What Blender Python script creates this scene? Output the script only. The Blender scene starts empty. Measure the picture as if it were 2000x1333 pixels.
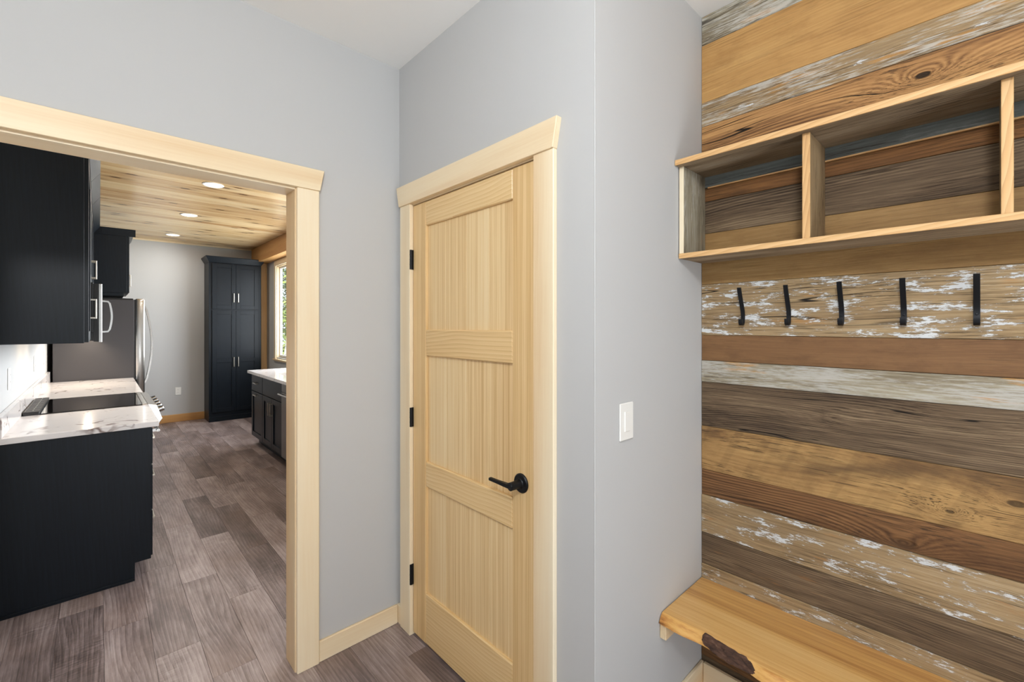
import bpy, bmesh, math, random
from mathutils import Vector, Matrix, noise
random.seed(7)
scene = bpy.context.scene
COL = scene.collection

# ------------------------------------------------------------------ camera
H = 1.475                       # lens height above the floor
FPX = 864.0                     # focal length in pixels of the 2000 px frame
YAW = math.atan2(926.0, FPX)    # angle from world +X to the view direction
cam_d = bpy.data.cameras.new('camera')
cam = bpy.data.objects.new('camera', cam_d); COL.objects.link(cam)
cam.location = (0, 0, H)
cam.rotation_euler = (math.pi / 2, 0, YAW - math.pi / 2)
cam_d.sensor_fit = 'HORIZONTAL'; cam_d.sensor_width = 36.0
cam_d.lens = FPX / 2000.0 * 36.0
cam_d.shift_x = 0.0
cam_d.shift_y = -(666.5 - 636.0) / 2000.0
cam_d.clip_start = 0.02
scene.camera = cam

# ------------------------------------------------------------------ world, sun, large lights, exposure
scene.view_settings.view_transform = 'Standard'
scene.view_settings.look = 'None'
scene.view_settings.gamma = 1.0
scene.view_settings.use_curve_mapping = False
scene.view_settings.exposure = 0.0
cy = scene.cycles
cy.use_denoising = True
cy.max_bounces = 10; cy.diffuse_bounces = 6; cy.glossy_bounces = 4
cy.transmission_bounces = 6; cy.transparent_max_bounces = 12
cy.sample_clamp_indirect = 6.0
cy.caustics_reflective = False; cy.caustics_refractive = False

wd = bpy.data.worlds.new('world'); scene.world = wd; wd.use_nodes = True
wn = wd.node_tree
wn.nodes['Background'].inputs['Color'].default_value = (0.80, 0.90, 1.0, 1)
wn.nodes['Background'].inputs['Strength'].default_value = 1.6

def lamp(name, kind, loc, power, col=(1, 1, 1), size=None, size_y=None, look=None, shape='RECTANGLE', spread=None):
    d = bpy.data.lights.new(name, kind); d.energy = power; d.color = col
    if kind == 'AREA':
        d.shape = shape; d.size = size
        if size_y: d.size_y = size_y
        if spread: d.spread = spread
    o = bpy.data.objects.new(name, d); COL.objects.link(o); o.location = loc
    if look is not None:
        o.rotation_euler = Vector(look).to_track_quat('-Z', 'Y').to_euler()
    return o
sun = lamp('sun', 'SUN', (-3, -3, 9), 4.0, (1, 0.96, 0.9), look=(0.45, 0.35, -0.82)); sun.data.angle = 0.02
# kitchen window daylight, plus added unseen lamps behind the camera in the entry
lamp('unseen_low_uplight', 'AREA', (0.80, -1.72, 0.40), 25, (0.93, 0.965, 1.0), 0.95, 0.60, look=(0, 0.66, 0.75))  # added unseen lamp tilted up; stands in for sunlight rising off the floor
lamp('unseen_entry_side_light', 'AREA', (-1.26, -0.45, 1.45), 3, (0.93, 0.965, 1.0), 1.1, 1.2, look=(1, 0, 0))  # weak added area light at the unseen side wall opening
lamp('daylight_kitchen_window', 'AREA', (2.26, 6.52, 1.68), 85, (0.88, 0.94, 1.0), 1.65, 1.4, look=(-1, 0, 0))
lamp('daylight_kitchen_window_near', 'AREA', (2.26, 3.9, 1.65), 115, (0.88, 0.94, 1.0), 1.5, 1.3, look=(-1, 0, 0))

# ------------------------------------------------------------------ small helpers
def lin(c):
    c = c / 255.0
    return c / 12.92 if c <= 0.04045 else ((c + 0.055) / 1.055) ** 2.4
def rgb(r, g, b): return (lin(r), lin(g), lin(b), 1.0)

class NT:
    """tiny node-tree writer"""
    def __init__(s, name):
        s.mat = bpy.data.materials.new(name); s.mat.use_nodes = True
        s.t = s.mat.node_tree; s.b = s.t.nodes['Principled BSDF']
        s.out = s.t.nodes['Material Output']
    def put(s, sock, v):
        if v is None: return
        if isinstance(v, bpy.types.NodeSocket): s.t.links.new(v, sock)
        else: sock.default_value = v
    def node(s, typ, props=None, **inp):
        n = s.t.nodes.new(typ)
        for k, v in (props or {}).items(): setattr(n, k, v)
        for k, v in inp.items(): s.put(n.inputs[k.replace('_', ' ')], v)
        return n
    def m(s, op, a, b=0.0, c=None, clamp=False):
        n = s.t.nodes.new('ShaderNodeMath'); n.operation = op; n.use_clamp = clamp
        s.put(n.inputs[0], a); s.put(n.inputs[1], b)
        if c is not None: s.put(n.inputs[2], c)
        return n.outputs[0]
    def noise(s, vec, scale=1.0, detail=2.0, rough=0.5, dist=0.0):
        return s.node('ShaderNodeTexNoise', Vector=vec, Scale=scale, Detail=detail, Roughness=rough, Distortion=dist).outputs['Fac']
    def scl(s, vec, v, off=(0, 0, 0)):
        n = s.t.nodes.new('ShaderNodeMapping')
        s.put(n.inputs['Vector'], vec); n.inputs['Scale'].default_value = v; n.inputs['Location'].default_value = off
        return n.outputs[0]
    def ramp(s, fac, stops):
        n = s.t.nodes.new('ShaderNodeValToRGB'); s.put(n.inputs[0], fac)
        e = n.color_ramp.elements
        while len(e) < len(stops): e.new(0.5)
        for i, (p, c) in enumerate(stops): e[i].position = p; e[i].color = c
        return n.outputs['Color']
    def step(s, v, a, b):
        return s.node('ShaderNodeMapRange', {'interpolation_type': 'SMOOTHSTEP'}, Value=v, From_Min=a, From_Max=b).outputs[0]
    def mix(s, fac, a, b, mode='MIX'):
        n = s.t.nodes.new('ShaderNodeMix'); n.data_type = 'RGBA'; n.blend_type = mode
        s.put(n.inputs[0], fac); s.put(n.inputs[6], a); s.put(n.inputs[7], b)
        return n.outputs[2]
    def coords(s, rnd=True, off=(0, 0, 0)):
        tc = s.t.nodes.new('ShaderNodeTexCoord').outputs['Object']
        if rnd:
            r = s.t.nodes.new('ShaderNodeObjectInfo').outputs['Random']
            cx = s.node('ShaderNodeCombineXYZ', X=s.m('MULTIPLY', r, 37.0), Y=s.m('MULTIPLY', r, 91.0), Z=s.m('MULTIPLY', r, 53.0)).outputs[0]
            n = s.t.nodes.new('ShaderNodeVectorMath'); n.operation = 'ADD'
            s.put(n.inputs[0], tc); s.put(n.inputs[1], cx); return n.outputs[0], tc, r
        n = s.t.nodes.new('ShaderNodeVectorMath'); n.operation = 'ADD'
        s.put(n.inputs[0], tc); n.inputs[1].default_value = off
        return n.outputs[0], tc, None
    def bump(s, h, dist=0.001, strength=1.0):
        n = s.node('ShaderNodeBump', Height=h, Distance=dist, Strength=strength)
        s.t.links.new(n.outputs[0], s.b.inputs['Normal'])
    def fin(s, col=None, rough=None, metal=None, spec=None):
        if col is not None: s.put(s.b.inputs['Base Color'], col)
        if rough is not None: s.put(s.b.inputs['Roughness'], rough)
        if metal is not None: s.put(s.b.inputs['Metallic'], metal)
        if spec is not None: s.put(s.b.inputs['Specular IOR Level'], spec)
        return s.mat

def plain(name, c, rough=0.5, metal=0.0, spec=0.5):
    return NT(name).fin(c, rough, metal, spec)

AX = {'X': 0, 'Y': 1, 'Z': 2}
def sv(axis, along, across):
    v = [across] * 3; v[AX[axis]] = along; return tuple(v)

def wood(name, cols, axis, rings=18.0, wr=0.4, wb=0.35, wf=0.35, fine=160.0, ring_along=0.06, dist=5.0,
         rough=0.5, knots=0.0, knotcol=None, bumpd=0.00016, var=0.0, rnd=True, off=(0, 0, 0), band=None, arch=0.0, kdim='3D'):
    """clean timber: growth rings, broad tone, fine fibre along one object axis"""
    s = NT(name)
    p, tc, r = s.coords(rnd, off)
    q = p
    if arch:
        wv = s.m('MULTIPLY', s.m('SUBTRACT', s.noise(s.scl(p, sv(axis, 2.2, 2.0)), 1.0, 1.0), 0.5), arch)
        n_ = s.t.nodes.new('ShaderNodeVectorMath'); n_.operation = 'ADD'; s.put(n_.inputs[0], p)
        s.put(n_.inputs[1], s.node('ShaderNodeCombineXYZ', X=wv, Y=wv, Z=wv).outputs[0]); q = n_.outputs[0]
    ring = s.node('ShaderNodeTexWave', {'wave_type': 'BANDS', 'bands_direction': 'DIAGONAL', 'wave_profile': 'SAW'},
                  Vector=s.scl(q, sv(axis, ring_along, 1.0)), Scale=rings, Distortion=dist, Detail=2.0, Detail_Scale=0.7, Detail_Roughness=0.4).outputs['Fac']
    broad = s.noise(s.scl(p, sv(axis, 0.7, 9.0)), 1.0, 3.0)
    fib = s.noise(s.scl(p, sv(axis, 3.0, fine)), 1.0, 3.0, 0.6)
    f = s.m('ADD', s.m('MULTIPLY', ring, wr), s.m('ADD', s.m('MULTIPLY', broad, wb), s.m('MULTIPLY', fib, wf)))
    f = s.m('MULTIPLY', f, 1.0 / (wr + wb + wf))
    if band:
        f = s.m('ADD', f, s.m('MULTIPLY', s.m('SUBTRACT', s.noise(s.scl(p, sv(axis, 0.12, band[0])), 1.0, 1.0), 0.5), band[1]))
    if var and r is not None:
        f = s.m('ADD', f, s.m('MULTIPLY', s.m('SUBTRACT', r, 0.5), var))
    col = s.ramp(f, cols)
    if knots:
        v = s.node('ShaderNodeTexVoronoi', {'feature': 'F1', 'voronoi_dimensions': kdim}, Vector=s.scl(p, sv(axis, 2.2, 7.0)), Scale=1.0)
        gate = s.step(v.outputs['Color'], 1 - knots, 1 - knots + 0.02)
        k = s.m('MULTIPLY', s.step(v.outputs['Distance'], 0.12, 0.05), gate)
        col = s.mix(k, col, knotcol or rgb(90, 55, 30))
        halo = s.m('MULTIPLY', s.m('MULTIPLY', s.step(v.outputs['Distance'], 0.4, 0.05), gate), 0.45)
        col = s.mix(halo, col, knotcol or rgb(120, 75, 40))
    s.bump(fib, bumpd, 0.4)
    return s.fin(col, rough)

def reclaimed(name, cols, axis='Y', rings=16.0, wr=0.08, wb=0.45, wf=0.55, contrast=1.0, paint=0.0, paintcol=rgb(222, 224, 224),
              streak=0.0, streakcol=rgb(205, 200, 190), cracks=0.0, saw=0.0, stain=0.0, staincol=rgb(70, 48, 30), knots=(), nails=0.35, seed=0.0, rough=0.75,
              ochre=0.0, ochrecol=rgb(190, 130, 60), sat=0.96, val=0.94, checks=0.85, pscale=1.0, core_mix=0.92, crk=16.0, mottle=0.0, hue=0.508):
    """weathered barn board: fibre, paint flakes, checks, saw marks, stains, knots (along, across, radius)"""
    s = NT(name)
    off = (seed * 3.17, seed * 7.31, seed * 5.77)
    p, tc, _ = s.coords(False, off)
    sx = s.t.nodes.new('ShaderNodeSeparateXYZ'); s.put(sx.inputs[0], tc)
    along = sx.outputs[AX[axis]]; across = sx.outputs[2 if axis != 'Z' else 1]
    bend = None; core = None
    for (a, b, rad) in knots:
        da = s.m('DIVIDE', s.m('SUBTRACT', along, a), 2.2); db = s.m('SUBTRACT', across, b)
        d = s.m('SQRT', s.m('ADD', s.m('MULTIPLY', da, da), s.m('MULTIPLY', db, db)))
        e = s.m('POWER', 2.718, s.m('MULTIPLY', s.m('DIVIDE', d, rad), -1.0))
        c = s.step(d, rad * 0.34, rad * 0.22)
        bend = e if bend is None else s.m('ADD', bend, e)
        core = c if core is None else s.m('MAXIMUM', core, c)
    warp = s.m('MULTIPLY', s.m('SUBTRACT', s.noise(s.scl(p, sv(axis, 1.3, 5.0)), 1.0, 1.5), 0.5), 0.05)
    if bend is not None: warp = s.m('ADD', warp, s.m('MULTIPLY', bend, 0.045))
    wx = s.node('ShaderNodeCombineXYZ', X=warp, Y=warp, Z=warp).outputs[0]
    n = s.t.nodes.new('ShaderNodeVectorMath'); n.operation = 'ADD'; s.put(n.inputs[0], p); s.put(n.inputs[1], wx)
    q = n.outputs[0]
    ring = s.node('ShaderNodeTexWave', {'wave_type': 'BANDS', 'bands_direction': 'DIAGONAL', 'wave_profile': 'SIN'},
                  Vector=s.scl(q, sv(axis, 0.03, 1.0)), Scale=rings * 3.2, Distortion=4.0, Detail=4.0, Detail_Scale=0.6, Detail_Roughness=0.55).outputs['Fac']
    broad = s.noise(s.scl(q, sv(axis, 1.1, 12.0)), 1.0, 4.0, 0.55)
    fib = s.noise(s.scl(q, sv(axis, 9.0, 330.0)), 1.0, 5.0, 0.7)
    fib2 = s.noise(s.scl(q, sv(axis, 2.5, 85.0)), 1.0, 5.0, 0.7)
    gate = s.step(s.noise(s.scl(p, sv(axis, 1.6, 14.0), (2, 6, 3)), 1.0, 2.0), 0.35, 0.65)
    ring = s.m('ADD', 0.5, s.m('MULTIPLY', s.m('SUBTRACT', ring, 0.5), s.m('ADD', 0.25, s.m('MULTIPLY', gate, 0.75))))
    f = s.m('ADD', s.m('MULTIPLY', ring, wr), s.m('ADD', s.m('MULTIPLY', broad, wb), s.m('MULTIPLY', s.m('ADD', s.m('MULTIPLY', fib, 0.5), s.m('MULTIPLY', fib2, 0.5)), wf)))
    f = s.m('MULTIPLY', f, 1.0 / (wr + wb + wf))
    f = s.m('ADD', s.m('MULTIPLY', s.m('SUBTRACT', f, 0.5), contrast * 2.3), 0.5, clamp=True)
    col = s.ramp(f, cols)
    height = s.m('ADD', s.m('MULTIPLY', fib2, 0.8), s.m('MULTIPLY', fib, 0.5))
    ck = s.noise(s.scl(q, sv(axis, 6.0, 380.0), (3, 5, 7)), 1.0, 3.0, 0.6)
    ckm = s.m('MULTIPLY', s.step(ck, 0.53, 0.64), s.m('MULTIPLY', s.step(s.noise(s.scl(p, sv(axis, 2.2, 16.0), (1, 8, 5)), 1.0, 2.0), 0.34, 0.60), checks))
    col = s.mix(ckm, col, rgb(58, 42, 30))
    height = s.m('SUBTRACT', height, ckm)
    if mottle:
        mo = s.noise(s.scl(p, sv(axis, 9.0, 22.0), (6, 6, 1)), 1.0, 6.0, 0.65)
        col = s.mix(s.m('MULTIPLY', s.step(mo, 0.45, 0.70), mottle), col, cols[-1][1])
    if ochre:
        o = s.step(s.m('ADD', s.noise(s.scl(p, sv(axis, 4.0, 30.0), (3, 1, 8)), 1.0, 4.0, 0.6), (ochre - 0.5) * 0.5), 0.52, 0.62)
        col = s.mix(s.m('MULTIPLY', o, 0.7), col, ochrecol)
    if stain:
        st = s.step(s.m('ADD', s.noise(s.scl(p, sv(axis, 2.6, 9.0), (5, 2, 1)), 1.0, 3.0, 0.5, 0.6), (stain - 0.5) * 0.4), 0.48, 0.72)
        col = s.mix(s.m('MULTIPLY', st, 0.75), col, staincol)
    if saw:
        sd = s.node('ShaderNodeTexWave', {'wave_type': 'BANDS', 'bands_direction': 'X'},
                    Vector=s.node('ShaderNodeCombineXYZ', X=s.m('ADD', along, s.m('MULTIPLY', across, 0.45))).outputs[0], Scale=3.3, Distortion=9.0, Detail=5.0, Detail_Scale=2.5).outputs['Fac']
        sm = s.m('MULTIPLY', s.m('MULTIPLY', s.step(sd, 0.55, 0.95), saw), s.noise(p, 7.0, 2.0))
        col = s.mix(sm, col, rgb(95, 70, 45))
    if streak:
        sn = s.m('ADD', s.m('MULTIPLY', s.noise(s.scl(p, sv(axis, 16.0, 190.0), (1, 4, 2)), 1.0, 5.0, 0.7), 0.8), s.m('MULTIPLY', s.noise(s.scl(p, sv(axis, 2.5, 14.0), (7, 3, 2)), 1.0, 2.0), 0.5))
        sm = s.step(s.m('ADD', sn, (streak - 0.5) * 0.5), 0.56, 0.74)
        col = s.mix(s.m('MULTIPLY', sm, 0.8), col, streakcol)
    if cracks:
        cn = s.noise(s.scl(q, sv(axis, 0.45, crk), (2, 9, 4)), 1.0, 2.0, 0.4)
        cm = s.step(s.m('ABSOLUTE', s.m('SUBTRACT', cn, 0.5)), 0.006, 0.0015)
        cm = s.m('MULTIPLY', cm, s.step(s.noise(s.scl(p, sv(axis, 1.2, 3.0), (8, 1, 1)), 1.0, 1.0), 0.62 - cracks * 0.3, 0.70 - cracks * 0.3))
        col = s.mix(cm, col, rgb(28, 20, 14))
        height = s.m('SUBTRACT', height, s.m('MULTIPLY', cm, 2.0))
    ro = rough
    if paint:
        a = s.noise(s.scl(p, sv(axis, 26.0 * pscale, 120.0 * pscale), (4, 4, 9)), 1.0, 6.0, 0.72, 0.2)
        b = s.noise(s.scl(p, sv(axis, 6.0 * pscale, 24.0 * pscale), (9, 2, 6)), 1.0, 2.0, 0.5)
        pm = s.step(s.m('ADD', s.m('MULTIPLY', a, 0.6), s.m('MULTIPLY', b, 0.5)), 0.68 - paint * 0.12, 0.695 - paint * 0.12)
        halo = s.m('MULTIPLY', s.step(s.m('ADD', s.m('MULTIPLY', a, 0.5), s.m('MULTIPLY', b, 0.6)), 0.60 - paint * 0.12, 0.72 - paint * 0.12), 0.5)
        col = s.mix(halo, col, rgb(158, 152, 142))
        col = s.mix(pm, col, paintcol)
        height = s.m('ADD', height, s.m('MULTIPLY', pm, 0.7))
    if core is not None:
        col = s.mix(s.m('MULTIPLY', core, core_mix), col, rgb(30, 20, 13))
        height = s.m('SUBTRACT', height, s.m('MULTIPLY', core, 3.0))
    if nails:
        v = s.node('ShaderNodeTexVoronoi', {'feature': 'F1'}, Vector=s.scl(p, sv(axis, 3.0, 9.0), (6, 2, 2)), Scale=1.0)
        k = s.m('MULTIPLY', s.step(v.outputs['Distance'], 0.055, 0.03), s.step(v.outputs['Color'], 1 - nails, 1 - nails + 0.02))
        col = s.mix(k, col, rgb(30, 22, 18))
    col = s.node('ShaderNodeHueSaturation', Hue=hue, Saturation=sat, Value=val, Color=col).outputs[0]
    s.bump(height, 0.0018, 0.55)
    return s.fin(col, ro, spec=0.25)

def link(o, parent=None):
    COL.objects.link(o)
    if parent is not None: o.parent = parent
    return o
def tag(o, label=None, cat=None, group=None, kind=None):
    if label: o['label'] = label
    if cat: o['category'] = cat
    if group: o['group'] = group
    if kind: o['kind'] = kind
    return o
def thing(name, loc, label=None, cat=None, group=None, kind=None):
    o = bpy.data.objects.new(name, None); o.empty_display_size = 0.05
    COL.objects.link(o); o.location = loc
    return tag(o, label, cat, group, kind)
def wloc(o):
    v = Vector((0, 0, 0))
    while o is not None: v += o.location; o = o.parent
    return v

class MB:
    """collects shapes in world coordinates; build() links them as one mesh object"""
    def __init__(s): s.bm = bmesh.new()
    def box(s, x0, x1, y0, y1, z0, z1, bev=0.0, seg=1):
        b = bmesh.new()
        vs = [b.verts.new((x, y, z)) for x in (x0, x1) for y in (y0, y1) for z in (z0, z1)]
        for f in ((0, 1, 3, 2), (4, 6, 7, 5), (0, 4, 5, 1), (2, 3, 7, 6), (0, 2, 6, 4), (1, 5, 7, 3)):
            b.faces.new([vs[i] for i in f])
        if bev > 0:
            bmesh.ops.bevel(b, geom=list(b.edges), offset=bev, segments=seg, affect='EDGES', profile=0.5)
        return s.add(b)
    def add(s, b):
        bmesh.ops.recalc_face_normals(b, faces=list(b.faces))
        me = bpy.data.meshes.new('t'); b.to_mesh(me); b.free(); s.bm.from_mesh(me); bpy.data.meshes.remove(me)
        return s
    def prism(s, pts, axis, a0, a1, bev=0.0):
        """polygon (two coords, in the order of the other two axes) extruded along axis"""
        b = bmesh.new(); i = AX[axis]; rest = [k for k in range(3) if k != i]
        def mkv(p, a):
            v = [0, 0, 0]; v[i] = a; v[rest[0]] = p[0]; v[rest[1]] = p[1]; return b.verts.new(v)
        A = [mkv(p, a0) for p in pts]; B = [mkv(p, a1) for p in pts]; n = len(pts)
        b.faces.new(A); b.faces.new(B)
        for k in range(n): b.faces.new((A[k], A[(k + 1) % n], B[(k + 1) % n], B[k]))
        if bev: bmesh.ops.bevel(b, geom=list(b.edges), offset=bev, segments=1, affect='EDGES')
        return s.add(b)
    def lathe(s, c, axis, prof, n=28):
        """profile of (radius, offset along axis direction vector)"""
        ax = Vector(axis).normalized(); u = ax.orthogonal().normalized(); w = ax.cross(u); c = Vector(c)
        b = bmesh.new(); rings = []
        for (r, h) in prof:
            if r < 1e-6: rings.append([b.verts.new(c + ax * h)])
            else: rings.append([b.verts.new(c + ax * h + (u * math.cos(2 * math.pi * k / n) + w * math.sin(2 * math.pi * k / n)) * r) for k in range(n)])
        for A, B in zip(rings, rings[1:]):
            for k in range(n):
                q = [A[k % len(A)], A[(k + 1) % len(A)], B[(k + 1) % len(B)], B[k % len(B)]]
                q2 = []
                for v in q:
                    if v not in q2: q2.append(v)
                if len(q2) > 2:
                    try: b.faces.new(q2)
                    except ValueError: pass
        return s.add(b)
    def strip(s, pts, width_axis, half, thick):
        """flat bar bent along pts (world points), width along width_axis"""
        wv = Vector((0, 0, 0)); wv[AX[width_axis]] = half
        b = bmesh.new(); P = [Vector(p) for p in pts]; rings = []
        for k, p in enumerate(P):
            t = (P[min(k + 1, len(P) - 1)] - P[max(k - 1, 0)]).normalized()
            nn = t.cross(wv.normalized()).normalized() * (thick / 2)
            rings.append([b.verts.new(p + wv + nn), b.verts.new(p - wv + nn), b.verts.new(p - wv - nn), b.verts.new(p + wv - nn)])
        for A, B in zip(rings, rings[1:]):
            for k in range(4): b.faces.new((A[k], A[(k + 1) % 4], B[(k + 1) % 4], B[k]))
        b.faces.new(rings[0]); b.faces.new(rings[-1])
        return s.add(b)
    def build(s, name, mat, parent=None, smooth=False, origin=None):
        bm = s.bm; bmesh.ops.recalc_face_normals(bm, faces=list(bm.faces)) if False else None
        lo = [min(v.co[i] for v in bm.verts) for i in range(3)]; hi = [max(v.co[i] for v in bm.verts) for i in range(3)]
        o3 = Vector(origin) if origin else Vector(((lo[0] + hi[0]) / 2, (lo[1] + hi[1]) / 2, (lo[2] + hi[2]) / 2))
        for v in bm.verts: v.co -= o3
        me = bpy.data.meshes.new(name); bm.to_mesh(me); bm.free()
        if smooth:
            for p in me.polygons: p.use_smooth = True
            try: me.set_sharp_from_angle(angle=math.radians(35))
            except Exception: pass
        if mat: me.materials.append(mat)
        ob = bpy.data.objects.new(name, me); link(ob, parent)
        ob.location = o3 - (wloc(parent) if parent is not None else Vector((0, 0, 0)))
        return ob
def bx(name, mat, parent, x0, x1, y0, y1, z0, z1, bev=0.0, seg=1):
    return MB().box(x0, x1, y0, y1, z0, z1, bev, seg).build(name, mat, parent)

# ------------------------------------------------------------------ materials
def wallpaint(name, c, sc=420.0, amt=0.00025, rough=0.85):
    s = NT(name); p, tc, r = s.coords(False)
    n = s.noise(p, sc, 2.0); s.bump(n, amt, 0.35)
    return s.fin(c, rough, spec=0.2)
M = {}
M['wall'] = wallpaint('grey_wall_paint', rgb(188, 188, 187))
M['ceil'] = wallpaint('white_ceiling_paint', rgb(246, 245, 242), 300)
M['dark_gap'] = plain('dark_gap', rgb(28, 22, 18), 0.9)
pine_l = [(0.25, rgb(240, 226, 198)), (0.5, rgb(233, 213, 178)), (0.8, rgb(216, 182, 136))]
fir = [(0.2, rgb(232, 205, 158)), (0.5, rgb(220, 187, 134)), (0.85, rgb(192, 150, 94))]
firp = [(0.2, rgb(234, 211, 168)), (0.5, rgb(224, 194, 144)), (0.85, rgb(196, 156, 102))]
for a in 'XYZ':
    M['trim' + a] = wood('clear_pine_trim_' + a, pine_l, a, rings=40, wr=0.015, wb=0.5, wf=0.10, dist=2, rough=0.45, band=(6.0, 0.95), var=0.15)
    M['rail' + a] = wood('fir_rail_' + a, fir, a, rings=38, wr=0.26, wb=0.35, wf=0.35, dist=4.0, ring_along=0.04, rough=0.42, var=0.08, arch=.025)
    M['stile' + a] = wood('fir_stile_' + a, fir, a, rings=60, wr=0.14, wb=0.4, wf=0.4, dist=5.0, ring_along=0.01, rough=0.42, var=0.08, band=(90.0, 0.55))
    M['panel' + a] = wood('fir_panel_' + a, firp, a, rings=75, wr=0.10, wb=0.4, wf=0.45, dist=5.0, ring_along=0.006, rough=0.42, var=0.16, band=(110.0, 0.75))
    M['timber' + a] = wood('knotty_timber_' + a, [(0.25, rgb(214, 170, 112)), (0.5, rgb(194, 144, 86)), (0.8, rgb(162, 112, 62))], a, rings=30, wr=0.15, wb=0.5, wf=0.3, rough=0.5, knots=0.2)
    M['shelf' + a] = wood('cut_edge_wood_' + a, [(0.22, rgb(228, 190, 138)), (0.5, rgb(212, 168, 112)), (0.85, rgb(174, 124, 72))], a, rings=45, wr=0.3, wb=0.5, wf=0.3, dist=4, ring_along=0.15, rough=0.6, rnd=True)
M['pine_ceiling'] = wood('knotty_pine_ceiling', [(0.2, rgb(226, 200, 158)), (0.5, rgb(208, 176, 128)), (0.82, rgb(168, 124, 78))], 'X', rings=40, wr=0.08, wb=0.5, wf=0.3, dist=3, rough=0.25, knots=0.55, kdim='2D', knotcol=rgb(92, 54, 28), var=0.35)
M['bench'] = wood('honey_bench_slab', [(0.30, rgb(228, 190, 128)), (0.48, rgb(212, 164, 98)), (0.70, rgb(160, 106, 56))], 'Y', rings=30, wr=0.06, wb=0.55, wf=0.2, dist=3, rough=0.32, rnd=False, off=(1.3, .4, .7), band=(7.0, 0.8), ring_along=0.05)

def floor_mat():
    s = NT('vinyl_plank'); p, tc, r = s.coords(True)
    wv = s.m('MULTIPLY', s.m('SUBTRACT', s.noise(s.scl(p, (6, 1.2, 6)), 1.0, 1.0), 0.5), 0.045)
    n_ = s.t.nodes.new('ShaderNodeVectorMath'); n_.operation = 'ADD'; s.put(n_.inputs[0], p)
    s.put(n_.inputs[1], s.node('ShaderNodeCombineXYZ', X=wv, Y=wv, Z=wv).outputs[0]); q = n_.outputs[0]
    ring = s.node('ShaderNodeTexWave', {'bands_direction': 'DIAGONAL', 'wave_profile': 'SAW'}, Vector=s.scl(q, (1, 0.02, 1)), Scale=34.0, Distortion=5.0, Detail=4.0, Detail_Scale=0.5, Detail_Roughness=0.5).outputs['Fac']
    broad = s.noise(s.scl(p, (9, 2.4, 9)), 1.0, 5.0, 0.65)
    fib = s.noise(s.scl(q, (170, 5, 170)), 1.0, 5.0, 0.72)
    cross = s.noise(s.scl(p, (16, 120, 16)), 1.0, 2.0)
    cross = s.m('MULTIPLY', s.m('SUBTRACT', cross, 0.5), s.step(s.noise(p, 2.3, 1.0), 0.5, 0.7))
    f = s.m('ADD', s.m('ADD', s.m('MULTIPLY', ring, 0.10), s.m('MULTIPLY', broad, 0.52)), s.m('ADD', s.m('MULTIPLY', fib, 0.38), s.m('MULTIPLY', cross, 0.3)))
    f = s.m('ADD', f, s.m('MULTIPLY', s.m('SUBTRACT', r, 0.5), 0.15))
    col = s.ramp(f, [(0.31, rgb(76, 65, 62)), (0.45, rgb(114, 100, 97)), (0.56, rgb(146, 131, 128)), (0.70, rgb(178, 165, 162))])
    tint = s.step(s.noise(p, 1.9, 2.0), 0.45, 0.75)
    col = s.mix(s.m('MULTIPLY', tint, 0.30), col, rgb(132, 108, 94), 'MIX')
    s.bump(fib, 0.0004, 0.3)
    return s.fin(col, s.m('ADD', 0.26, s.m('MULTIPLY', fib, 0.25)), spec=0.5)
M['floor'] = floor_mat()

def cab_mat(name, c0, c1, axis='Z', rough=0.38):
    s = NT(name); p, tc, r = s.coords(True)
    ring = s.node('ShaderNodeTexWave', {'bands_direction': 'DIAGONAL', 'wave_profile': 'SAW'}, Vector=s.scl(p, sv(axis, 0.08, 1)), Scale=28.0, Distortion=3.0, Detail=2.0, Detail_Scale=0.8).outputs['Fac']
    fib = s.noise(s.scl(p, sv(axis, 4.0, 200.0)), 1.0, 3.0, 0.6)
    f = s.m('ADD', s.m('MULTIPLY', ring, 0.2), s.m('MULTIPLY', fib, 0.8))
    s.bump(f, 0.0005, 0.4)
    return s.fin(s.ramp(f, [(0.25, c0), (0.75, c1)]), rough, spec=0.26)
M['navy'] = cab_mat('navy_stained_oak', rgb(8, 14, 21), rgb(15, 24, 32))
M['navyY'] = cab_mat('navy_stained_oak_lengthwise', rgb(8, 14, 21), rgb(15, 24, 32), 'Y')
M['navyX'] = cab_mat('navy_stained_oak_crosswise', rgb(8, 14, 21), rgb(15, 24, 32), 'X')
M['nickel'] = plain('satin_nickel', rgb(205, 198, 186), 0.28, 1.0)
M['steel'] = plain('stainless_steel', rgb(196, 194, 190), 0.22, 1.0)
M['steel_dw'] = plain('brushed_stainless', rgb(150, 148, 146), 0.38, 1.0)
M['black_side'] = plain('dark_grey_appliance_side', rgb(62, 60, 62), 0.42)
M['black_plastic'] = plain('black_plastic', rgb(22, 21, 21), 0.4)
M['glass_black'] = plain('black_ceramic_glass', rgb(14, 13, 13), 0.06)
M['iron'] = plain('black_iron', rgb(27, 28, 31), 0.45, 0.6)
M['white_plastic'] = plain('white_plastic', rgb(236, 235, 230), 0.35)
M['slot'] = plain('socket_slot_dark', rgb(40, 40, 40), 0.6)
M['chrome'] = plain('polished_chrome', rgb(220, 222, 225), 0.1, 1.0)

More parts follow.
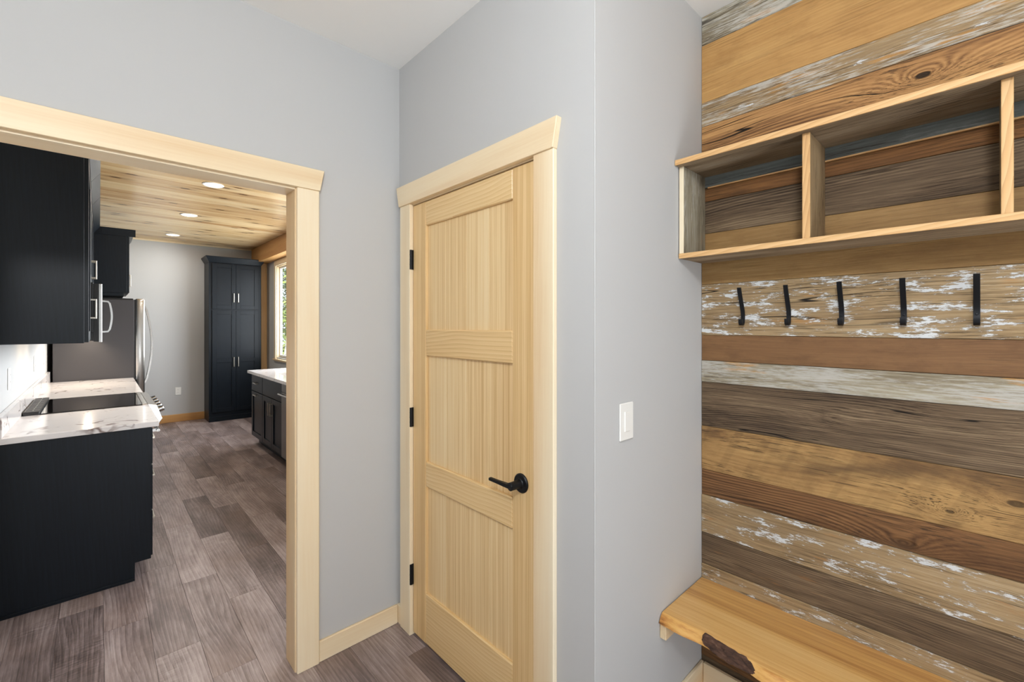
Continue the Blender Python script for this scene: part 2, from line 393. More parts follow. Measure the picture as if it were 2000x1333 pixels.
def quartz():
    s = NT('white_veined_quartz'); p, tc, r = s.coords(False)
    wv = s.node('ShaderNodeTexNoise', Vector=p, Scale=3.0, Detail=4.0)
    n = s.t.nodes.new('ShaderNodeVectorMath'); n.operation = 'MULTIPLY_ADD'
    s.put(n.inputs[0], wv.outputs['Color']); n.inputs[1].default_value = (0.5, 0.5, 0.5); s.put(n.inputs[2], p)
    v1 = s.noise(s.scl(n.outputs[0], (1.6, 3.6, 3.0)), 1.0, 2.0, 0.5)
    v2 = s.noise(s.scl(n.outputs[0], (4, 9, 6), (3, 1, 2)), 1.0, 3.0, 0.6)
    a = s.m('MULTIPLY', s.step(s.m('ABSOLUTE', s.m('SUBTRACT', v1, 0.5)), 0.012, 0.001), s.step(s.noise(p, 2.7, 2.0), 0.40, 0.62))
    b = s.m('MULTIPLY', s.m('MULTIPLY', s.step(s.m('ABSOLUTE', s.m('SUBTRACT', v2, 0.5)), 0.012, 0.001), s.step(s.noise(p, 4.1, 2.0), 0.5, 0.7)), 0.6)
    col = s.mix(s.m('MULTIPLY', s.noise(p, 2.0, 3.0), 0.25), rgb(234, 230, 228), rgb(212, 206, 206))
    col = s.mix(s.m('MAXIMUM', a, b), col, rgb(128, 108, 102))
    return s.fin(col, 0.12)
M['quartz'] = quartz()
def bark():
    s = NT('tree_bark'); p, tc, r = s.coords(False)
    a = s.noise(s.scl(p, (60, 22, 60)), 1.0, 5.0, 0.7)
    s.bump(a, 0.006, 1.0)
    return s.fin(s.ramp(a, [(0.3, rgb(38, 24, 18)), (0.55, rgb(82, 56, 42)), (0.75, rgb(118, 90, 74))]), 0.9)
M['bark'] = bark()
def birch():
    s = NT('birch_bark'); p, tc, r = s.coords(False)
    a = s.noise(s.scl(p, (5, 5, 22)), 1.0, 4.0, 0.6)
    return s.fin(s.ramp(a, [(0.3, rgb(60, 56, 52)), (0.4, rgb(205, 200, 192)), (0.8, rgb(238, 236, 230))]), 0.8)
M['birch'] = birch()
def leafm(name, a, b):
    s = NT(name); g = s.t.nodes.new('ShaderNodeNewGeometry').outputs['Random Per Island']
    return s.fin(s.ramp(g, [(0.1, a), (0.9, b)]), 0.6)
M['leaf'] = leafm('broad_leaves', rgb(66, 98, 44), rgb(168, 190, 96))
M['leaf_dark'] = leafm('dark_needles', rgb(34, 62, 44), rgb(92, 128, 82))  # darker green for the conifer foliage
def grass():
    s = NT('lawn'); p, tc, r = s.coords(False)
    return s.fin(s.ramp(s.noise(p, 6.0, 5.0), [(0.3, rgb(96, 112, 54)), (0.7, rgb(176, 170, 100))]), 0.9)
M['grass'] = grass()
def pane():
    s = NT('window_glass'); t = s.t
    tr = t.nodes.new('ShaderNodeBsdfTransparent'); gl = t.nodes.new('ShaderNodeBsdfGlossy'); gl.inputs['Roughness'].default_value = 0.02
    mx = t.nodes.new('ShaderNodeMixShader'); mx.inputs[0].default_value = 0.06
    t.links.new(tr.outputs[0], mx.inputs[1]); t.links.new(gl.outputs[0], mx.inputs[2]); t.links.new(mx.outputs[0], s.out.inputs['Surface'])
    return s.mat
M['pane'] = pane()
def glow(name, c, st):
    s = NT(name); s.b.inputs['Emission Color'].default_value = c; s.b.inputs['Emission Strength'].default_value = st
    return s.fin((1, 1, 1, 1), 0.5)
M['glow'] = glow('warm_lamp_lens', (1.0, 0.88, 0.70, 1), 9.0)
M['wdoor'] = plain('white_frame', rgb(232, 232, 228), 0.4)

# ------------------------------------------------------------------ key planes (metres)
YA, XB, YC, XD = 2.0, 1.096, 0.807, 1.83        # opening wall, closet wall, switch wall, plank wall
ZC, ZK = 2.754, 2.75
YK = 2.115                                      # kitchen face of the opening wall
XKL, YKF, XKR = -0.377, 8.45, 2.05              # kitchen left / far / right wall faces
OPL, OPR, OPT = -0.308, 0.606, 2.052            # clear opening

# ------------------------------------------------------------------ shell
def struct(o): o['kind'] = 'structure'; return o
struct(MB().box(-1.42, OPL - 0.02, YA, YK, 0, ZC + .1).box(OPR + 0.02, 2.2, YA, YK, 0, ZC + .1).box(OPL - 0.02, OPR + 0.02, YA, YK, OPT + 0.02, ZC + .1).build('wall_left', M['wall']))
BHB = .0
DY0, DY1, DT = 1.05, 1.87, 2.062                # closet door rough opening
struct(MB().box(XB, XB + .11, YC, DY0, 0, ZC).box(XB, XB + .11, DY1, YA, 0, ZC).box(XB, XB + .11, DY0, DY1, DT, ZC).build('wall_closet', M['wall']))
struct(bx('wall_switch', M['wall'], None, XB + .11, 1.95, YC, YC + .11, 0, ZC))
struct(MB().lathe((XB + .0022, YC + .0022, BHB), (0, 0, 1), [(0, 0), (.0030, 0), (.0030, ZC - BHB - .001), (0, ZC - BHB - .001)], 16).build('trim_4', M['wall'], None, True))
struct(MB().box(-1.42, 0.35, -1.92, -1.8, 0, ZC).box(1.35, 1.95, -1.92, -1.8, 0, ZC).box(0.35, 1.35, -1.92, -1.8, 2.05, ZC).box(0.35, 1.35, -1.92, -1.8, 0, 0.03).build('wall_back', M['wall']))
struct(MB().box(-1.42, -1.3, -1.8, -1.02, 0, ZC).box(-1.42, -1.3, 0.12, YA, 0, ZC).box(-1.42, -1.3, -1.02, .12, 0, .82).box(-1.42, -1.3, -1.02, .12, 2.08, ZC).build('wall_side', M['wall']))
struct(bx('wall_kitchen_left', M['wall'], None, XKL - .11, XKL, YK, YKF + .11, 0, ZK))
struct(bx('wall_kitchen_far', M['wall'], None, XKL, 2.3, YKF, YKF + .11, 0, ZK))
W1 = (5.72, 7.645, 0.97, 2.41); W2 = (3.15, 4.65, 1.0, 2.3)
mb = MB()
mb.box(XKR, XKR + .078, YK, W2[0], 0, ZK).box(XKR, XKR + .078, W2[1], W1[0], 0, ZK).box(XKR, XKR + .078, W1[1], YKF, 0, ZK)
for w in (W1, W2): mb.box(XKR, XKR + .078, w[0], w[1], 0, w[2]).box(XKR, XKR + .078, w[0], w[1], w[3], ZK)
struct(mb.build('wall_kitchen_right', M['wall']))
struct(bx('ceiling', M['ceil'], None, -1.42, 1.95, -1.92, YA, ZC, ZC + .1))
ck = struct(bx('ceiling_kitchen', M['dark_gap'], None, XKL - .11, 2.3, YK, YKF + .11, ZK + .015, ZK + .1))
BW = 0.127; n = int((YKF - YK) / BW) + 1
full = None
for k in range(n):
    y0 = YK + k * BW; y1 = min(y0 + BW - 0.003, YKF)
    if y1 - y0 < .02: continue
    if k < n - 1 and full is not None:
        o = bpy.data.objects.new('ceiling_board', full.data); link(o, ck); o.location = Vector(full.location) + Vector((0, k * BW, 0))
    else:
        o = bx('ceiling_board', M['pine_ceiling'], ck, XKL, XKR, y0, y1, ZK, ZK + .014, 0.002)
        if full is None: full = o
# floor
fl = struct(bx('floor', M['dark_gap'], None, -1.42, 2.3, -1.92, YKF + .11, -0.06, -0.006))
PW, PL, G = 0.165, 0.92, 0.0008
fm = None; row = 0; x = -1.3 - 0.004
while x < 2.05:
    off = (row * 0.37 + random.uniform(-.06, .06)) % 1.0 * PL
    y = -1.8 - off
    while y < YKF:
        a, b = max(y, -1.8), min(y + PL, YKF)
        xx1 = min(x + PW, 2.05)
        inside = (b > YA - .05) and (xx1 > XKL - .02) or (a < YA + .1)
        if b - a > 0.03 and inside and not (a > YK and xx1 < XKL) and not (b < YC and x > XD):
            if b - a > PL - 1e-4 and abs(xx1 - x - PW) < 1e-6 and fm:
                o = bpy.data.objects.new('floor_plank', fm); link(o, fl)
            else:
                hx, hy = (xx1 - x - G) / 2, (b - a - G) / 2
                o = MB().box(-hx, hx, -hy, hy, -.0055, 0, 0.0006).build('floor_plank', M['floor'], fl)
                me = o.data
                for v in me.vertices: v.co.z -= 0.00275
                if b - a > PL - 1e-4 and abs(xx1 - x - PW) < 1e-6: fm = me
            o.location = Vector(((x + xx1) / 2, (a + b) / 2, 0)) - wloc(fl)
        y += PL
    x += PW; row += 1

# plank-clad wall
wp = struct(bx('wall_plank', M['dark_gap'], None, 1.852, 1.95, -1.92, YC + .11, 0, ZC))
tan = [(0.15, rgb(206, 160, 100)), (0.5, rgb(182, 132, 76)), (0.85, rgb(146, 98, 52))]
olive = [(0.15, rgb(180, 142, 92)), (0.5, rgb(154, 114, 68)), (0.85, rgb(122, 86, 48))]
grey = [(0.12, rgb(190, 184, 168)), (0.45, rgb(160, 148, 126)), (0.85, rgb(112, 94, 72))]
gtan = [(0.12, rgb(196, 170, 136)), (0.45, rgb(168, 138, 102)), (0.85, rgb(112, 86, 60))]
orange = [(0.12, rgb(206, 146, 74)), (0.5, rgb(170, 112, 52)), (0.88, rgb(104, 62, 28))]
brown = [(0.12, rgb(158, 106, 60)), (0.5, rgb(128, 82, 44)), (0.88, rgb(78, 46, 24))]
rust = [(0.12, rgb(172, 116, 66)), (0.5, rgb(150, 96, 52)), (0.88, rgb(118, 72, 38))]
dark = [(0.1, rgb(144, 120, 94)), (0.45, rgb(106, 85, 65)), (0.88, rgb(54, 40, 30))]
blue = [(0.12, rgb(140, 146, 142)), (0.5, rgb(112, 118, 114)), (0.85, rgb(82, 84, 80))]
gold = [(0.12, rgb(216, 168, 98)), (0.5, rgb(186, 138, 78)), (0.88, rgb(130, 90, 50))]
red = [(0.12, rgb(142, 98, 62)), (0.5, rgb(112, 74, 44)), (0.88, rgb(66, 40, 24))]
PLK = [  # z0, z1, proud, material settings
    (2.634, ZC, .000, dict(cols=grey, streak=.5, cracks=.4, ochre=.4, seed=1)),
    (2.396, 2.633, .001, dict(cols=tan, wf=.4, wr=.05, contrast=.8, seed=2, checks=.25, rough=.6, stain=.12, staincol=rgb(140, 96, 56), mottle=.35, val=1.02)),
    (2.298, 2.395, .002, dict(cols=gtan, streak=.46, paint=.1, ochre=.4, seed=3)),
    (2.101, 2.297, .001, dict(cols=orange, rings=19, wr=.2, cracks=.9, contrast=1.2, seed=4, sat=.88, knots=((0.628, 0.037, .030),))),
    (2.040, 2.100, .012, dict(cols=blue, wf=.6, contrast=.9, seed=5, streak=.2, streakcol=rgb(156, 162, 158), sat=.9, val=1.0)),
    (1.985, 2.039, .001, dict(cols=brown, seed=6, stain=.4, val=.98)),
    (1.853, 1.984, .000, dict(cols=dark, rings=22, wr=.16, contrast=1.2, seed=7, val=.98)),
    (1.644, 1.852, .001, dict(cols=olive, wr=.05, contrast=.8, seed=8, checks=.25, rough=.6, stain=.15, staincol=rgb(120, 80, 44), mottle=.4)),
    (1.436, 1.643, .002, dict(cols=gtan, paint=.60, pscale=1.5, cracks=.15, ochre=.3, ochrecol=rgb(180, 128, 74), seed=9.3, wf=.7)),
    (1.331, 1.435, .000, dict(cols=rust, wr=.04, contrast=.7, seed=10, checks=.25, rough=.6, sat=.88, val=.64, mottle=.5, hue=.512)),
    (1.243, 1.330, .003, dict(cols=grey, streak=.48, streakcol=rgb(192, 188, 180), ochre=.36, seed=11)),
    (1.061, 1.242, .001, dict(cols=dark, rings=26, wr=.12, wf=.75, cracks=1.0, crk=30.0, contrast=1.2, ochre=.16, ochrecol=rgb(140, 100, 62), seed=12, val=1.0)),
    (0.881, 1.060, .002, dict(cols=gold, stain=.58, staincol=rgb(92, 64, 42), saw=.28, contrast=.9, seed=13.4, knots=((.44, .017, .030), (.57, -.043, .016)), core_mix=.7, val=.76, mottle=.5, hue=.506, sat=.92)),
    (0.776, 0.880, .000, dict(cols=red, rings=20, wr=.22, contrast=1.1, seed=14, knots=((.672, -.032, .05),), core_mix=.4)),
    (0.621, 0.775, .003, dict(cols=gtan, paint=.50, pscale=1.7, cracks=.6, ochre=.3, ochrecol=rgb(170, 116, 66), seed=15, wf=.8, val=.86)),
    (0.491, 0.620, .001, dict(cols=dark, rings=26, wr=.14, contrast=1.1, seed=16, ochre=.3, ochrecol=rgb(132, 92, 56))),
    (0.341, 0.490, .003, dict(cols=gtan, paint=.50, pscale=1.7, cracks=.5, ochre=.35, ochrecol=rgb(170, 116, 66), seed=17, wf=.8, val=.86)),
    (0.231, 0.340, .001, dict(cols=dark, cracks=.6, seed=18)),
    (0.111, 0.230, .002, dict(cols=red, cracks=.6, seed=19)),
    (0.000, 0.110, .001, dict(cols=dark, seed=20)),
]
for i, (z0, z1, pr, kw) in enumerate(PLK):
    bx('barn_plank', reclaimed('barn_board_%d' % (i + 1), **kw), wp, XD - pr, 1.852, -1.8, YC - .001, z0, z1, 0.0014)
# lighter sawn edge under the blue-grey plank
bx('plank_edge', M['shelfY'], wp, XD - .011, XD + .004, -1.8, YC - .03, 2.0355, 2.0402)

# ------------------------------------------------------------------ casings, jambs, baseboards
t1 = thing('trim_1', (OPR, YA, 0), 'pale pine casing with flared header around the kitchen opening', 'door casing', kind='structure')
CT = 0.019
bx('side_casing', M['trimZ'], t1, .611, .701, YA - CT, YA, 0, 2.060, .002)
bx('side_casing', M['trimZ'], t1, -.403, -.313, YA - CT, YA, 0, 2.060, .002)
MB().prism([(-.405, 2.060), (.703, 2.060), (.721, 2.150), (-.423, 2.150)], 'Y', YA - CT - .006, YA, .0015).build('header_casing', M['trimX'], t1)
bx('side_jamb', M['trimZ'], t1, OPR, OPR + .019, YA - .002, YK + .002, 0, OPT + .019, .001)
bx('side_jamb', M['trimZ'], t1, OPL - .019, OPL, YA - .002, YK + .002, 0, OPT + .019, .001)
bx('head_jamb', M['trimX'], t1, OPL, OPR, YA - .002, YK + .002, OPT, OPT + .019, .001)
bx('side_casing', M['trimZ'], t1, .611, .701, YK, YK + CT, 0, 2.060, .002)
bx('header_casing', M['trimX'], t1, XKL + .001, .721, YK, YK + CT + .004, 2.060, 2.150, .002)
t2 = thing('trim_2', (XB, 1.46, 0), 'pale pine casing with flared header around the closet door', 'door casing', kind='structure')
bx('side_casing', M['trimZ'], t2, XB - CT, XB, 1.866, 1.958, 0, 2.053, .002)
bx('side_casing', M['trimZ'], t2, XB - CT, XB, .958, 1.050, 0, 2.053, .002)
MB().prism([(.957, 2.053), (1.962, 2.053), (1.986, 2.150), (.938, 2.150)], 'X', XB - CT - .006, XB, .0015).build('header_casing', M['trimY'], t2)
bx('side_jamb', M['trimZ'], t2, XB, XB + .11, 1.868, 1.8699, 0, 2.055, 0)
bx('side_jamb', M['trimZ'], t2, XB, XB + .11, 1.0501, 1.053, 0, 2.055, 0)
bx('head_jamb', M['trimY'], t2, XB, XB + .11, 1.053, 1.868, 2.049, 2.0619, 0)
BH, BT = .092, .014
b1 = bx('baseboard_left', M['trimX'], None, .702, XB - BT - .001, YA - BT, YA, 0, BH, .003); struct(b1)
b2 = struct(MB().box(XB - BT, XB, 1.959, YA - .0005, 0, BH, .003).box(XB - BT, XB, YC - BT, .957, 0, BH, .003).build('baseboard_closet', M['trimY']))
b3 = struct(bx('baseboard_switch', M['trimX'], None, XB, XD - .006, YC - BT, YC, 0, BH, .003))
b4 = struct(bx('baseboard_plank', M['trimY'], None, XD - .004 - .018, XD - .004, -1.8, YC - BT - .001, 0, BH, .003))
struct(bx('baseboard_kitchen_far', M['timberX'], None, XKL, 1.24, YKF - BT, YKF, 0, .115, .003))
struct(bx('trim_3', M['trimX'], None, XKL, 1.874, YKF - .012, YKF, ZK - .022, ZK, .002))

# ------------------------------------------------------------------ closet door
door = thing('door_1', (1.10, 1.46, 0), 'three-panel clear fir closet door with black hinges and lever', 'door', kind='structure')
DX, DTK = 1.096, .036
dy0, dy1 = 1.0545, 1.8655
bx('stile', M['stileZ'], door, DX, DX + DTK, 1.757, dy1, .012, 2.045, .0025)
bx('stile', M['stileZ'], door, DX, DX + DTK, dy0, 1.173, .012, 2.045, .0025)
for z0, z1 in ((1.935, 2.045), (1.335, 1.456), (.734, .848), (.012, .243)):
    bx('rail', M['railY'], door, DX + .0003, DX + DTK - .0003, 1.173, 1.757, z0, z1, .004)
for z0, z1 in ((1.456, 1.935), (.848, 1.335), (.243, .734)):
    for k in range(4):
        w = (1.757 - 1.173) / 4; y0 = 1.173 + k * w
        bx('panel_board', M['panelZ'], door, DX + .013, DX + .025, y0 + .0002, y0 + w - .0002, z0 - .002, z1 + .002, .0008)
for z0, z1 in ((1.741, 1.834), (.993, 1.084), (.242, .338)):
    h = MB().box(DX - .004, DX, 1.862, 1.868, z0, z1)
    h.lathe((DX - .011, 1.867, z0), (0, 0, 1), [(0, 0), (.0075, 0), (.0075, z1 - z0), (0, z1 - z0)], 14)
    for q in (.25, .5, .75): h.lathe((DX - .011, 1.867, z0 + (z1 - z0) * q - .001), (0, 0, 1), [(0, 0), (.0079, 0), (.0079, .002), (0, .002)], 14)
    h.build('hinge', M['iron'], door, True)
lc = (DX, 1.125, .915)
ro = MB().lathe(lc, (-1, 0, 0), [(.0345, 0), (.0345, .004), (.031, .008), (.018, .009), (.0155, .012), (.0145, .040), (.0145, .056), (.010, .058), (0, .058)], 36).build('lever_handle', M['iron'], door, True)
MB().prism([(1.113, .922), (1.128, .9235), (1.150, .9215), (1.238, .9205), (1.238, .9095), (1.150, .9085), (1.128, .9065), (1.113, .908)], 'X', DX - .060, DX - .046, .0025).build('lever', M['iron'], ro)

# ------------------------------------------------------------------ light switch
def wallplate(name, face, c, label, cat, kind, group=None, w=.078, h=.122):
    """face: '-y','+x' outward direction; c = centre on wall"""
    t = thing(name, c, label, cat, group)
    x, y, z = c
    def b(part, mat, u0, u1, v0, v1, n0, n1, bev=.001, par=t):
        if face == '-y': return bx(part, mat, par, x + u0, x + u1, y - n1, y - n0, z + v0, z + v1, bev)
        return bx(part, mat, par, x + n0, x + n1, y + u0, y + u1, z + v0, z + v1, bev)
    b('cover_plate', M['white_plastic'], -w / 2, w / 2, -h / 2, h / 2, 0, .006, .0025)
    if kind == 'switch':
        r = b('rocker', M['white_plastic'], -.0165, .0165, -.033, .033, .005, .0095, .002)
    else:
        for s in (-1, 1):
            r = b('socket', M['white_plastic'], -.017, .017, s * .020 - .015, s * .020 + .015, .005, .0085, .002)
            for q in (-.006, .006): b('slot', M['slot'], q - .001, q + .001, s * .020 - .002, s * .020 + .008, .0084, .0088, 0, r)
    return t
wallplate('light_switch', '-y', (1.262, YC, 1.161), 'white rocker light switch on the grey wall beside the coat rack', 'light switch', 'switch')
wallplate('wall_outlet', '-y', (.885, YKF, .466), 'white socket low on the grey wall beside the tall pantry', 'outlet', 'socket', w=.072, h=.118)

# ------------------------------------------------------------------ cubby shelf
SX = 1.622
gsh = [(0.12, rgb(192, 178, 158)), (0.45, rgb(160, 138, 112)), (0.85, rgb(108, 86, 64))]
m_under = reclaimed('shelf_weathered_face', gsh, 'Y', seed=31, contrast=1.0, ochre=.25, ochrecol=rgb(150, 104, 60))
m_div = reclaimed('divider_weathered_face', gtan, 'Z', seed=33, contrast=.7, wr=.25)
m_side = reclaimed('side_weathered_face', grey, 'Z', seed=34, streak=.3, ochre=.3, contrast=.9)
sh = thing('cubby_shelf', (1.72, -.3, 1.73), 'reclaimed wood cubby shelf with upright dividers on the plank wall', 'shelf')
bx('shelf_board', m_under, sh, 1.600, XD - .004, -1.55, YC - .002, 2.0815, 2.1005, .001)
bx('shelf_board', m_under, sh, SX + .004, XD - .004, -1.55, YC - .004, 1.731, 1.7490, .001)
bx('edge_band', M['shelfY'], sh, 1.595, 1.600, -1.55, YC - .002, 2.0810, 2.1010, .001)
bx('edge_band', M['shelfY'], sh, SX, SX + .004, -1.55, YC - .004, 1.7305, 1.7495, .001)
for k, (y0, y1) in enumerate(((.786, .803), (.376, .397), (-.046, -.025), (-.470, -.449), (-.895, -.874), (-1.32, -1.299))):
    bx('divider', m_side if k == 0 else m_div, sh, SX + .008, XD - .013, y0, y1, 1.7492, 2.0813, .001)
    bx('divider_edge', M['trimZ'] if k == 0 else M['shelfZ'], sh, SX + .004, SX + .0085, y0, y1, 1.7492, 2.0813, .001)

# ------------------------------------------------------------------ coat hooks
prof = [(.029, 1.499), (.030, 1.490), (.0275, 1.482), (.021, 1.4775), (.012, 1.479), (.0065, 1.486), (.0045, 1.498), (.0042, 1.515), (.0065, 1.530), (.015, 1.551), (.0245, 1.571), (.034, 1.592), (.041, 1.608), (.0445, 1.619)]
HX = XD - .002
ords = ['nearest the grey wall', 'second from the grey wall', 'third from the grey wall', 'fourth from the grey wall', 'fifth from the grey wall']
for k, y in enumerate((.643, .487, .331, .174, .018)):
    t = thing('coat_hook', (HX, y, 1.47), 'black iron strap coat hook on flaking white board, ' + ords[k], 'coat hook', 'coat hooks on the flaking white plank')
    MB().strip([(HX - a, y, z) for a, z in prof], 'Y', .0069, .0050).build('strap', M['iron'], t, True)
    for z in (1.507,):
        MB().lathe((HX - .0065, y, z), (-1, 0, 0), [(.0035, 0), (.003, .0008), (.0015, .0012), (0, .0013)], 14).build('screw', M['iron'], t, True)

# ------------------------------------------------------------------ live-edge bench
be = thing('live_edge_bench', (1.65, -.4, .345), 'honey wood live-edge bench with a patch of bark on its front', 'bench')
EP = [(.82, 1.496), (.666, 1.499), (.518, 1.487), (.488, 1.481), (.466, 1.473), (.397, 1.478), (.30, 1.484), (.16, 1.478), (.02, 1.468), (-.15, 1.474), (-.4, 1.462), (-.7, 1.476), (-1.0, 1.466), (-1.5, 1.48)]
def edge_x(y):
    for (ya, xa), (yb, xb) in zip(EP, EP[1:]):
        if y >= yb:
            f_ = (ya - y) / (ya - yb); f_ = f_ * f_ * (3 - 2 * f_); return xa + (xb - xa) * f_ + .0015 * math.sin(y * 41)
    return EP[-1][1]
def under_x(y): return edge_x(y) - .022 - .003 * math.sin(y * 9 + .7) - .0015 * math.sin(y * 37)
b = bmesh.new(); rings = []; N = 90; bw = XD - .005
for k in range(N + 1):
    y = YC - .003 - k / N * 2.3
    e, u = edge_x(y), under_x(y); wob = .0035 * noise.noise(Vector((y * 14, 3, 1)))
    pts = [(bw, .432), (bw - .12, .432), (e + .035, .432), (e + .003, .4315), (e - .002, .429), ((e * .6 + u * .4) - .002 + wob, .420), ((e * .3 + u * .7) - .002 - wob, .410), (u, .401), (u + .006, .3965), (e + .03, .395), (bw, .395)]
    rings.append([b.verts.new((px, y, pz)) for px, pz in pts])
for A, B in zip(rings, rings[1:]):
    for j in range(len(A)): b.faces.new((A[j], A[(j + 1) % len(A)], B[(j + 1) % len(B)], B[j]))
b.faces.new(rings[0]); b.faces.new(rings[-1])
mb = MB(); mb.add(b); sl = mb.build('slab', M['bench'], be, True)
def live_edge():
    s = NT('live_edge_sapwood'); p, tc, r = s.coords(False)
    a = s.noise(s.scl(p, (40, 9, 40)), 1.0, 4.0, 0.6); s.bump(a, 0.004, 0.8)
    col = s.ramp(a, [(0.30, rgb(96, 54, 24)), (0.42, rgb(182, 122, 56)), (0.55, rgb(216, 164, 90)), (0.75, rgb(226, 182, 112))])
    return s.fin(col, 0.5)
sl.data.materials.append(live_edge())
for po in sl.data.polygons:
    if po.normal.x < -.35 and po.center.x < 0: po.material_index = 1
# bark
b = bmesh.new(); rows = []; NY, NV = 60, 12
for k in range(NY + 1):
    f = k / NY; y = .657 - .178 * f
    e, u = edge_x(y), under_x(y)
    taper = min(1, f / .05, (1 - f) / .12); taper = max(0.0, taper) ** .5
    top = .4335 - .006 * max(0, (f - .6) / .4) ** 1.3 - .004 * max(0.0, noise.noise(Vector((y * 40, 0, 0)))); bot = .3985 + .010 * (1 - min(1, f / .25)) + .004 * noise.noise(Vector((y * 33, 9, 0)))
    mid = (top + bot) / 2; top = mid + (top - mid) * taper; bot = mid + (bot - mid) * taper
    r_ = []
    for j in range(NV + 1):
        v = j / NV; z = top + (bot - top) * v; q = max(0, min(1, (.431 - z) / .031))
        xs = e + (u - e) * q
        out = .006 * math.sin(math.pi * min(1, max(0, v))) ** .35 * taper + .0045 * noise.noise(Vector((y * 60, z * 130, 2))) + .003 * noise.noise(Vector((y * 150, z * 260, 5)))
        if v in (0, 1) or k in (0, NY): out = -.003
        r_.append(b.verts.new((xs - .0015 - out, y, z + (.0004 if j == 0 else 0))))
    rows.append(r_)
for A, B in zip(rows, rows[1:]):
    for j in range(NV): b.faces.new((A[j], A[j + 1], B[j + 1], B[j]))
bb = MB(); bb.add(b); bk = bb.build('bark', M['bark'], be, True); bk['label'] = 'dark brown bark left on the front edge'
bx('cleat', M['trimX'], be, 1.484, XD - .005, YC - .025, YC - .001, .343, .3948, .002)
bx('cleat', M['trimY'], be, XD - .029, XD - .005, -1.5, YC - .026, .343, .3948, .002)
bx('support_leg', M['trimX'], be, 1.50, XD - .03, -.74, -.70, 0.0, .3948, .002)

# ------------------------------------------------------------------ kitchen cabinetry helpers
def place(facing, O, u0, u1, v0, v1, n0, n1):
    """u runs across the front, v up, n outwards; O = (plane coordinate)"""
    if facing == '+x': return (O + n0, O + n1, u0, u1, v0, v1)
    if facing == '-x': return (O - n1, O - n0, u0, u1, v0, v1)
    if facing == '-y': return (u0, u1, O - n1, O - n0, v0, v1)
def shaker(parent, facing, O, u0, u1, v0, v1, mid=None, name='door', st=.058, t=.020, rec=.010):
    mb = MB()
    mb.box(*place(facing, O, u0, u0 + st, v0, v1, 0, t), bev=.0012)
    mb.box(*place(facing, O, u1 - st, u1, v0, v1, 0, t), bev=.0012)
    mb.box(*place(facing, O, u0 + st, u1 - st, v0, v0 + st, 0, t - .0002), bev=.0012)
    mb.box(*place(facing, O, u0 + st, u1 - st, v1 - st, v1, 0, t - .0002), bev=.0012)
    if mid: mb.box(*place(facing, O, u0 + st, u1 - st, mid - st / 2, mid + st / 2, 0, t - .0002), bev=.0012)
    d = mb.build(name, M['navy'], parent)
    spans = [(v0 + st, mid - st / 2), (mid + st / 2, v1 - st)] if mid else [(v0 + st, v1 - st)]
    for a, b_ in spans:
        MB().box(*place(facing, O, u0 + st, u1 - st, a, b_, 0, t - rec)).build('door_panel', M['navy'], d)
    return d
def slab(parent, facing, O, u0, u1, v0, v1, name='drawer', t=.020):
    return MB().box(*place(facing, O, u0, u1, v0, v1, 0, t), bev=.0015).build(name, M['navyY'], parent)
def pull(parent, facing, O, u, v, length=.13, vertical=True, out=.030, w=.011):
    h = length / 2; mb = MB(); o = .020
    if vertical:
        mb.box(*place(facing, O, u - w / 2, u + w / 2, v - h, v + h, o + out - .008, o + out), bev=.001)
        for s in (-1, 1): mb.box(*place(facing, O, u - w / 2, u + w / 2, v + s * (h - .005) - .005, v + s * (h - .005) + .005, o - .001, o + out - .006), bev=.0008)
    else:
        mb.box(*place(facing, O, u - h, u + h, v - w / 2, v + w / 2, o + out - .008, o + out), bev=.001)
        for s in (-1, 1): mb.box(*place(facing, O, u + s * (h - .005) - .005, u + s * (h - .005) + .005, v - w / 2, v + w / 2, o - .001, o + out - .006), bev=.0008)
    return mb.build('handle', M['nickel'], parent)

GB = XKL + .003
# near base cabinet with three drawers
c = thing('base_cabinet', (-.06, 3.71, 0), 'navy drawer base cabinet showing its tall end panel beside the range', 'cabinet')
MB().prism([(GB, 0), (.150, 0), (.150, .103), (.212, .103), (.212, .8795), (GB, .8795)], 'Y', 3.373, 4.064, 0).build('body', M['navy'], c)
ep = MB().prism([(GB, 0), (.150, 0), (.150, .103), (.223, .103), (.223, .8795), (GB, .8795)], 'Y', 3.355, 3.3725, .001).build('end_panel', M['navy'], c)
bx('shoe_strip', M['navyX'], ep, GB, .150, 3.349, 3.3549, 0, .017, .0015)
for z0, z1, vert in ((.655, .865, 0), (.385, .645, 0), (.112, .375, 0)):
    d = slab(c, '+x', .212, 3.378, 4.058, z0, z1); pull(d, '+x', .212, 3.72, (z0 + z1) / 2 if z1 < .8 else .755, .15, False)
# far base cabinet
c = thing('base_cabinet', (-.06, 5.56, 0), 'navy base cabinet between the range and the refrigerator', 'cabinet')
MB().prism([(GB, 0), (.150, 0), (.150, .103), (.212, .103), (.212, .8795), (GB, .8795)], 'Y', 4.838, 6.285, 0).build('body', M['navy'], c)
for y0, y1 in ((4.842, 5.560), (5.566, 6.281)):
    d = slab(c, '+x', .212, y0, y1, .705, .865); pull(d, '+x', .212, (y0 + y1) / 2, .785, .15, False)
    d = shaker(c, '+x', .212, y0, y1, .112, .695); pull(d, '+x', .212, y1 - .04 if y0 < 5 else y0 + .04, .60, .13, True)
